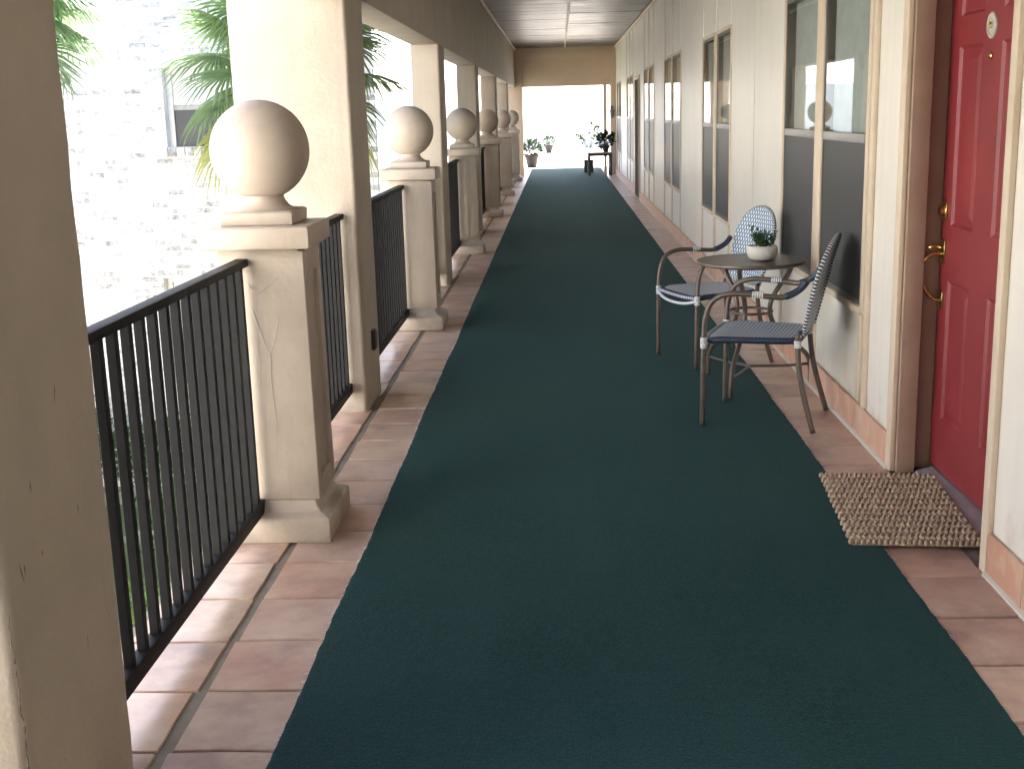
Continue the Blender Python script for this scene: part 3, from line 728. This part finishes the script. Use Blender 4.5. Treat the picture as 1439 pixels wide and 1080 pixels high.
while z < WZ1-.05:
    x = WX1-bw/2-(0 if row % 2 else bw/2+jt/2)
    while x-bw/2 > WX0:
        hit = any(x+bw/2 > a-.002 and x-bw/2 < b+.002 and z+bh > c-.002 and z < d+.002 for a, b, c, d in UW)
        if not hit:
            vis = (-6.15 < x < -4.0 and .35 < z < 2.75) or (-2.75 < x and .6 < z < 2.6)
            if vis and nb < 300:
                o = link('brick', random.choice(bmsh)); put(o, br, (x, WY, z)); nb += 1
            else: field.box(x-bw/2, x+bw/2, WY-random.uniform(.001, .004), WY+.06, z, z+bh, random.uniform(.02, 1), 'n')
        else:
            for a, b, c, d in UW:
                if z+bh > c-.002 and z < d+.002:
                    for q0, q1 in ((x-bw/2, min(x+bw/2, a-.003)), (max(x-bw/2, b+.003), x+bw/2)):
                        if q1-q0 > .02 and not any(q1 > e-.001 and q0 < f+.001 and z+bh > g_-.002 and z < h+.002 for e, f, g_, h in UW): field.box(q0, q1, WY-random.uniform(.001, .004), WY+.06, z, z+bh, random.uniform(.02, 1), 'n')
        x -= bw+jt
    z += bh+jt; row += 1
o = field.build('brick_field', 'brick_far'); put(o, br, (0, 0, 0)); tag(o, kind='stuff')
for a, b, c, d in UW:
    w = part('window', 'white_wall', br, (a+.002, a+.07, WY+.12, WY+.2, c+.001, d-.001), .004)
    part('frame', 'white_wall', w, (b-.07, b-.002, WY+.12, WY+.2, c+.001, d-.001), .004); part('frame', 'white_wall', w, (a+.071, b-.071, WY+.12, WY+.2, d-.07, d-.001), .004)
    part('frame', 'winrail', w, (a+.071, b-.071, WY+.13, WY+.19, (c+d)/2-.03, (c+d)/2+.03), .004)
    part('pane', 'screen', w, (a+.071, b-.071, WY+.15, WY+.16, c+.002, (c+d)/2-.031)); part('pane', 'mortar', w, (a+.071, b-.071, WY+.165, WY+.175, (c+d)/2+.031, d-.071))
    for k in range(11):
        x0 = a-.09+k*(b-a+.18)/11; part('sill_brick', 'brick', w, (x0+.004, x0+(b-a+.18)/11-.004, WY-.05, WY+.11, c-.10, c-.003), .003)
# unseen wings added to block and bounce light around the courtyard
part('added_near_wing', 'mortar', br, (-16, -2.6, -12, .6, GZ, WZ1)); part('added_link_wing', 'mortar', br, (-16, -12.0, .6, WY*1.6, GZ, WZ1))
side = MB()
side.v = [(WX1-.01, WY+.055, GZ), (WX1*1.6, WY*1.6, GZ), (WX1*1.6, WY*1.6, WZ1), (WX1-.01, WY+.055, WZ1)]; side.face([0, 1, 2, 3])
o = side.build('side_wall', 'brick'); put(o, br, (0, 0, 0))
rf = MB(); a = WX1+.25
rf.v = [(WX0, WY-.4, WZ1), (a, WY-.4, WZ1), (a*1.55, WY*1.6, WZ1), (WX0, WY*1.6, WZ1), (WX0, WY-.4, WZ1+.2), (a, WY-.4, WZ1+.2), (a*1.55, WY*1.6, WZ1+.2), (WX0, WY*1.6, WZ1+.2)]
for q in ((0, 3, 2, 1), (4, 5, 6, 7), (0, 1, 5, 4), (1, 2, 6, 5), (2, 3, 7, 6), (3, 0, 4, 7)): rf.face(list(q))
o = rf.build('roof', 'roofm'); put(o, br, (0, 0, 0))

# ------------------------------------------------------------------ vegetation
def fan_leaf(k, mat, rad=.72):
    """fan palm blade: narrow folded segments radiating from the hastula, tips drooping; origin at the petiole base, +Y outwards"""
    rnd = random.Random(k); mb = MB(); pl = .75; n = 44
    mb.tube(catmull([(0, 0, 0), (0, pl*.5, .06), (0, pl, .02)], 4), [.016]*4+[.012]*5, 5)
    for i in range(n):
        a = R(-150+300*i/(n-1)); l = rad*(.62+.38*math.cos(a*.5))*rnd.uniform(.93, 1.05); w = .020*rnd.uniform(.85, 1.1)
        dx, dy = math.sin(a), math.cos(a); px, py = dy, -dx; droop = rnd.uniform(.10, .26)
        rings = []
        for t, ww in ((.03, .25), (.4, 1), (.68, .9), (.86, .5), (1, .05)):
            d = l*t; z = .02-.10*t*t-droop*max(0, t-.55)**1.3*2.2; cx_, cy_ = dx*d, pl+dy*d
            b = len(mb.v); rings.append(b)
            mb.v += [(cx_-px*w*ww, cy_-py*w*ww, z), (cx_, cy_, z+.009*ww), (cx_+px*w*ww, cy_+py*w*ww, z)]
        for p, q in zip(rings, rings[1:]):
            mb.face([p, p+1, q+1, q]); mb.face([p+1, p+2, q+2, q+1])
    me = mb.mesh('frond'); me.materials.append(MT[mat]); return me
FL = [fan_leaf(k, 'palm') for k in range(3)]; FO = [fan_leaf(9, 'palm_old', .66)]
def palm(loc, h, n, label, seed):
    rnd = random.Random(seed); p = tag(empty('fan_palm', loc), label, 'palm tree')
    MB().tube([(0, 0, 0), (.04, 0, h*.4), (.02, .03, h*.75), (0, 0, h)], [.17, .14, .13, .12], 12).build('trunk', 'trunk', p, smooth='all')
    for k in range(n):
        t = k/(n-1); el = R(72-125*t+rnd.uniform(-8, 8)); az = k*2.39996+rnd.uniform(-.2, .2)
        old = t > .88
        o = link('frond', rnd.choice(FO if old and seed == 4 else FL), p, (0, 0, h-.05-.25*t)); o.rotation_euler = (el, rnd.uniform(-.3, .3), az); o.scale = [rnd.uniform(.74, .92)]*3
    return p
palm((-2.45, 11.0, GZ), 5.2, 36, 'fan palm growing close beside the walkway, its yellowing fronds hanging lowest', 4)
palm((-4.9, 10.6, GZ), 5.9, 38, 'tall fan palm set further out in the courtyard from the walkway', 8)

def leaf_cloud(mb, c, rx, ry, rz, n, size, rnd, up_bias=.3):
    for _ in range(n):
        while True:
            p = Vector((rnd.uniform(-1, 1), rnd.uniform(-1, 1), rnd.uniform(-1, 1)))
            if .25 < p.length < 1: break
        q = Vector((c[0]+p.x*rx, c[1]+p.y*ry, c[2]+p.z*rz)); d = (p+Vector((rnd.uniform(-.8, .8), rnd.uniform(-.8, .8), rnd.uniform(-.5, .8)+up_bias))).normalized()
        sd = d.cross(Vector((rnd.uniform(-1, 1), rnd.uniform(-1, 1), rnd.uniform(-1, 1)))).normalized(); l = size*rnd.uniform(.6, 1.3); nn = d.cross(sd)
        b = len(mb.v); mb.v += [tuple(q), tuple(q+d*l*.5+sd*l*.24+nn*l*.05), tuple(q+d*l), tuple(q+d*l*.5-sd*l*.24+nn*l*.05)]; mb.face([b, b+1, b+2, b+3])
def shrub(loc, rx, ry, h, n, label, group, seed, mat='leaf', size=.09):
    rnd = random.Random(seed); s = tag(empty('shrub', loc), label, 'shrub', group); mb = MB()
    for k in range(7):
        a = rnd.uniform(0, 6.28); rr = rnd.uniform(.2, .6)
        leaf_cloud(mb, (rx*rr*math.cos(a), ry*rr*math.sin(a), h*rnd.uniform(.35, .72)), rx*.5, ry*.5, h*.33, n//7, size, rnd)
    mb.build('crown', mat, s); st = MB()
    for k in range(5): a = k*1.3; st.tube([(0, 0, 0), (rx*.2*math.cos(a), ry*.2*math.sin(a), h*.3), (rx*.5*math.cos(a), ry*.5*math.sin(a), h*.62)], [.02, .014, .006], 5)
    st.build('stem', 'trunk', s); return s
for k, x in enumerate((-8.6, -7.3, -6.1, -5.0, -3.9, -2.9)):
    shrub((x, WY-.9, GZ), .75, .5, 1.15+.12*((k*7) % 3), 1500, 'leafy green shrub planted along the foot of the brick building', 'shrubs at the foot of the brick building', 30+k)
for k, (x, y) in enumerate(((-5.0, 10.9), (-4.0, 11.6), (-3.3, 8.7), (-6.0, 12.0), (-4.4, 9.6))):
    shrub((x, y, GZ), .6, .6, .8+.15*(k % 3), 1100, 'low leafy shrub growing out in the courtyard bed below the railing', 'low shrubs in the courtyard bed', 50+k, 'leaf' if k % 2 else 'leaf_light')

def potted(name, loc, pot_r, pot_h, label, mat, rx, rh, n, size, seed, potmat='terracotta_pot'):
    p = tag(empty(name, loc), label, 'potted plant'); rnd = random.Random(seed)
    MB().lathe([(pot_r*.68, 0), (pot_r*.95, pot_h*.8), (pot_r*1.07, pot_h*.8), (pot_r*1.07, pot_h), (pot_r*.92, pot_h), (pot_r*.9, pot_h*.9)], 24).build('pot', potmat, p, smooth=True)
    mb = MB(); leaf_cloud(mb, (0, 0, pot_h+rh*.42), rx, rx, rh*.5, n, size, rnd); mb.build('foliage', mat, p)
    st = MB()
    for k in range(5): a = k*1.26; st.tube([(0, 0, pot_h*.85), (rx*.3*math.cos(a), rx*.3*math.sin(a), pot_h+rh*.3), (rx*.6*math.cos(a), rx*.6*math.sin(a), pot_h+rh*.6)], .008, 4)
    st.build('stem', 'trunk', p); return p
potted('potted_plant', (-.80, 35.4, -.02), .2, .36, 'leafy plant in a dark tapered pot at the left post of the far portal', 'leaf_dark', .27, .42, 260, .13, 1)
potted('potted_plant', (-.40, 47.5, -.02), .16, .3, 'small potted plant standing alone out on the sunny terrace', 'leaf_dark', .2, .36, 160, .12, 2)
# far side table with plants
ft = tag(empty('side_table', (.97, 29.45, 0), R(4)), 'dark side table with a wood top coloured as if lit yellow standing in front of the far portal', 'table')
MB().box(-.30, .30, -.22, .22, .53, .56).build('table_top', 'wood', ft, .004); MB().box(-.28, .28, -.20, .20, .47, .529).build('apron', 'dark', ft, .004)
for sx in (-1, 1):
    for sy_ in (-1, 1): MB().box(-.02, .02, -.02, .02, 0, .4695).build('leg', 'dark', ft, .003, loc=(sx*.26, sy_*.18, 0))
potted('potted_plant', (1.12, 29.48, .5605), .09, .14, 'dark bushy plant in a small pot on the far side table', 'leaf_dark', .17, .34, 200, .12, 3)
tp = tag(empty('potted_plant', (.74, 31.0, 0)), 'tall sparse leafy plant in a square dark planter behind the far table', 'potted plant')
MB().box(-.12, .12, -.12, .12, 0, .33).build('planter', 'dark', tp, .01); st = MB(); lv = MB(); rnd = random.Random(5)
for k in range(6):
    a = k*1.1; top = (.22*math.cos(a), .15*math.sin(a), rnd.uniform(.8, 1.15)); st.tube([(0, 0, .32), (top[0]*.4, top[1]*.4, .7), top], .008, 4); leaf_cloud(lv, top, .08, .08, .12, 10, .12, rnd)
st.build('stem', 'leaf_light', tp); lv.build('foliage', 'leaf_light', tp)

# ------------------------------------------------------------------ doormat: knotted rope rows
mat_ = tag(empty('doormat', (1.262, 4.435, 0), R(-4.6)), 'tan knotted rope doormat lying at the red front door', 'doormat')
W_, L_ = .455, .83
nr, nc = 15, 25
# rows run across the width (local x); each row is a chain of knots
ico = bmesh.new(); bmesh.ops.create_icosphere(ico, subdivisions=2, radius=1); IV = [v.co.copy() for v in ico.verts]; IF = [[v.index for v in f.verts] for f in ico.faces]; ico.free()
NR, NC = 25, 23
for r_ in range(NR):
    mb = MB(); d = L_/NR; y = -L_/2+d*(r_+.5); w = W_/NC; odd = r_ % 2; off = (.25 if odd else -.25)*w
    for k in range(NC):
        x = -W_/2+w*(k+.5)+off; e = 1.25 if k in (0, NC-1) else 1
        rot = Matrix.Rotation((1 if odd else -1)*R(24)+random.uniform(-.1, .1), 3, 'Z') @ Matrix.Rotation(random.uniform(-.1, .1), 3, 'X')
        c = Vector((x+random.uniform(-.001, .001), y+random.uniform(-.0012, .0012), .0205+random.uniform(-.001, .001))); b = len(mb.v)
        for v in IV: mb.v.append(tuple(c+rot @ Vector((v.x*.0082*e, v.y*.0172, v.z*.0118))))
        for f in IF: mb.face([b+i for i in f])
    mb.build('rope_row', 'rope', mat_, smooth='all')
MB().box(-W_/2+.008, W_/2-.008, -L_/2+.008, L_/2-.008, .0100, .016).build('mat_base', 'rope', mat_)

# ------------------------------------------------------------------ bistro chairs and table
def grid_surface(fn, nu, nv, thick=0):
    mb = MB(); 
    for j in range(nv+1):
        for i in range(nu+1): mb.v.append(tuple(fn(i/nu, j/nv)[0]))
    for j in range(nv):
        for i in range(nu):
            q = [(i, j), (i+1, j), (i+1, j+1), (i, j+1)]
            mb.face([b*(nu+1)+a for a, b in q], [fn(a/nu, b/nv)[1] for a, b in q])
    return mb
def chair_proto():
    c = empty('bistro_chair')
    tr = .0135
    for s in (-1, 1):
        # front leg rising into the arm
        arm = catmull([(s*.262, .235, .002), (s*.262, .233, .25), (s*.262, .23, .45), (s*.262, .222, .55), (s*.262, .19, .625), (s*.261, .12, .662), (s*.258, .02, .664), (s*.252, -.08, .655), (s*.24, -.15, .655), (s*.222, -.215, .69), (s*.214, -.25, .735)], 6)
        MB().tube(arm, tr, 10).build('arm_leg', 'bronze', c, smooth='all')
        MB().tube([arm[-13], *arm[-12:-1]], tr+.003, 10).build('arm_sleeve', 'navy', c, smooth='all')
        leg = catmull([(s*.235, -.295, .002), (s*.222, -.255, .14), (s*.208, -.222, .28), (s*.20, -.208, .40), (s*.198, -.205, .47)], 6)
        MB().tube(leg, tr, 10).build('rear_leg', 'bronze', c, smooth='all')
        for (yy, zz, up_) in ((.231, .395, 1), (.0, .6645, 0)):
            bd = MB()
            for k in range(5):
                if up_: bd.lathe([(tr+.0015, k*.011), (tr+.0045, k*.011+.003), (tr+.0045, k*.011+.007), (tr+.0015, k*.011+.010)], 10, (s*.262, yy, zz))
                else:
                    p0 = Vector((s*.257, yy-k*.011, zz-k*.0006)); bd.tube([p0, p0+Vector((0, -.007, -.0004))], tr+.003, 10)
            bd.build('binding', 'binding', c, smooth=True)
        bd = MB()
        for k in range(3): bd.lathe([(tr+.0015, k*.012), (tr+.005, k*.012+.003), (tr+.005, k*.012+.008), (tr+.0015, k*.012+.011)], 10, (s*.2, -.207, .405))
        bd.build('binding', 'binding', c, smooth=True)
    # seat: rounded panel, dished, woven top and navy rim
    def half(y):  # half width of seat at depth
        t = (y+.205)/.43; w = .198+.045*t
        r = .07; e = min(.43*t, .43*(1-t)*1.0)
        return w-(r-math.sqrt(max(0, r*r-(r-min(e, r))**2)))
    def seat(u, v):
        y = -.205+.43*v; w = half(y); x = (u*2-1)*w; z = .452-.008*math.cos((u-.5)*math.pi)*math.sin(v*math.pi)-(.012*max(0, v-.85)/.15)
        return Vector((x, y, z)), (x*100, y*100)
    grid_surface(seat, 16, 24).build('seat', 'weave_seat', c, smooth='all')
    def seatb(u, v): p, q = seat(1-u, v); return p-Vector((0, 0, .030)), q
    st_ = grid_surface(seatb, 16, 24); st_.build('seat_underside', 'navy', c, smooth='all')
    loop = [seat(0, v/30)[0] for v in range(1, 30)]+[seat(u/12, 1)[0] for u in range(0, 13)]+[seat(1, 1-v/30)[0] for v in range(1, 30)]+[seat(1-u/12, 0)[0] for u in range(0, 13)]
    loop = [p for i, p in enumerate(loop) if (p-loop[i-1]).length > .004]
    MB().tube([p-Vector((0, 0, .016)) for p in loop], .0165, 8, closed=True).build('seat_rim', 'navy', c, smooth='all')
    # pale wrapped apron under the front edge
    MB().tube(catmull([(-.255, .235, .415), (-.14, .255, .392), (0, .262, .385), (.14, .255, .392), (.255, .235, .415)], 6), .009, 8).build('apron', 'binding', c, smooth='all')
    MB().tube(catmull([(-.25, .236, .432), (-.12, .25, .428), (.12, .25, .428), (.25, .236, .432)], 6), .010, 8).build('apron', 'weave_seat', c, smooth='all')
    # back: balloon outline on a leaning curved surface
    def bz(t): return .47+.455*t
    def bw_(t):
        k = .175+.05*math.sin(min(1, t/.62)*math.pi/2) if t < .62 else .225
        if t > .55: k = .225*math.sqrt(max(0, 1-((t-.55)/.45)**2.3))
        return max(k, .0015)
    def by(t, u): return -.212-.115*t-.018*math.cos((u-.5)*math.pi)
    def back(u, v):
        w = bw_(v); x = (u*2-1)*w; uu = .5+x/.46
        p = Vector((x, by(v, uu), bz(v))); return p, (x*100, v*46)
    vs = 30
    grid_surface(back, 16, vs).build('back_weave', 'weave_back', c, smooth='all')
    def backb(u, v): p, q = back(1-u, v); return p+Vector((0, -.012, 0)), q
    grid_surface(backb, 16, vs).build('back_weave', 'weave_seat', c, smooth='all')
    tt = [1-(1-k/40)**2 for k in range(41)]
    left = [back(0, t)[0] for t in tt]; right = [back(1, t)[0] for t in reversed(tt[:-1])]
    rim = left+right; out = [rim[0]]
    for p in rim[1:]:
        if (p-out[-1]).length > .006: out.append(p)
    out = [p+Vector((0, -.011, 0)) for p in out]
    MB().tube([Vector((-.198, -.205, .455))]+out+[Vector((.198, -.205, .455))], .0105, 10).build('back_frame', 'wrap', c, smooth='all')
    MB().tube(catmull([(-.19, -.216, .478), (0, -.236, .472), (.19, -.216, .478)], 6), .011, 8).build('back_crossbar', 'wrap', c, smooth='all')
    return c
ch = chair_proto()
def place(c, front, mid, label):
    c.location = (mid[0], mid[1], .0095); c.rotation_euler.z = math.atan2(-front[0], front[1]); tag(c, label, 'chair')
fa = Vector((-.941, .337)); fb = Vector((-.935, -.356))
place(ch, fa, Vector((.767, 5.98))-fa*.235, 'woven bistro armchair seen from its side, with the door side of the table beside it')
ch['label'] = 'blue and white woven bistro armchair on the red door side of the round table'
cb = copy_tree(ch); place(cb, fb, Vector((.70, 7.277))-fb*.235, 'blue and white woven bistro armchair beyond the round table from the red door')
for c_ in (ch, cb): c_.location.z = .0

tb = tag(empty('bistro_table', (1.045, 6.62, 0)), 'round brown metal bistro table between the two woven armchairs', 'table')
TZ = .712
MB().lathe([(.20, TZ-.024), (.285, TZ-.024), (.297, TZ-.019), (.30, TZ-.010), (.297, TZ-.002), (.288, TZ), (.28, TZ-.0015), (.15, TZ-.001)], 64).build('table_top', 'bronze', tb, smooth=True)
for a in (124, 245, 6):
    a = R(a); d = Vector((math.cos(a), math.sin(a), 0))
    P_ = [d*.235+Vector((0, 0, TZ-.026)), d*.205+Vector((0, 0, .62)), d*.135+Vector((0, 0, .52)), d*.108+Vector((0, 0, .43)), d*.145+Vector((0, 0, .33)), d*.25+Vector((0, 0, .235)), d*.325+Vector((0, 0, .165)), d*.346+Vector((0, 0, .09)), d*.348+Vector((0, 0, .002))]
    MB().tube(catmull(P_, 6), .0135, 10).build('leg', 'bronze', tb, smooth='all')
    MB().tube(catmull([d*.338+Vector((0, 0, .115)), d*.2+Vector((0, 0, .108)), d*.05+Vector((0, 0, .112)), Vector((0, 0, .113))], 5), .008, 8).build('stretcher', 'bronze', tb, smooth='all')
MB().tube([(.118*math.cos(k*math.pi/16), .118*math.sin(k*math.pi/16), .425) for k in range(32)], .008, 8, closed=True).build('waist_ring', 'bronze', tb, smooth='all')
pb = tag(empty('succulent_bowl', (1.10, 6.60, TZ+.0003)), 'round pale stone bowl of green succulents on the bistro table', 'potted plant')
MB().lathe([(.055, 0), (.074, .012), (.084, .035), (.085, .055), (.080, .074), (.076, .078), (.072, .074), (.070, .064)], 36).build('bowl', 'bowl', pb, smooth='all')
MB().lathe([(.0715, .055), (.071, .063), (.03, .068)], 20).build('soil', 'soil', pb, smooth='all')
rnd = random.Random(3); sm = MB(); lf = MB()
for k in range(17):
    a = rnd.uniform(0, 6.28); r0 = rnd.uniform(.0, .052); base = Vector((r0*math.cos(a)*1.0, r0*math.sin(a), .062)); hh = rnd.uniform(.04, .10)*(1.45 if base.x < -.01 else .9)
    tip = base+Vector((math.cos(a)*.045*rnd.uniform(.2, 1.2), math.sin(a)*.045*rnd.uniform(.2, 1.2), hh)); sm.tube([base, (base+tip)/2+Vector((0, 0, .004)), tip], [.004, .0035, .002], 5)
    for q in range(9):
        t = .3+.7*q/8; p = base.lerp(tip, t); aa = q*2.4+a; d = Vector((math.cos(aa), math.sin(aa), .55+.5*t)).normalized(); sd = d.cross(Vector((0, 0, 1))).normalized(); nn = sd.cross(d); l = .026*rnd.uniform(.8, 1.25); b = len(lf.v)
        lf.v += [tuple(p), tuple(p+d*l*.55+sd*l*.3), tuple(p+d*l), tuple(p+d*l*.55-sd*l*.3), tuple(p+d*l*.55+nn*l*.14), tuple(p+d*l*.55-nn*l*.14)]
        for f in ((0, 1, 4), (1, 2, 4), (2, 3, 4), (3, 0, 4), (1, 0, 5), (2, 1, 5), (3, 2, 5), (0, 3, 5)): lf.face([b+i for i in f])
sm.build('stem', 'succ', pb); lf.build('leaves', 'succ', pb)
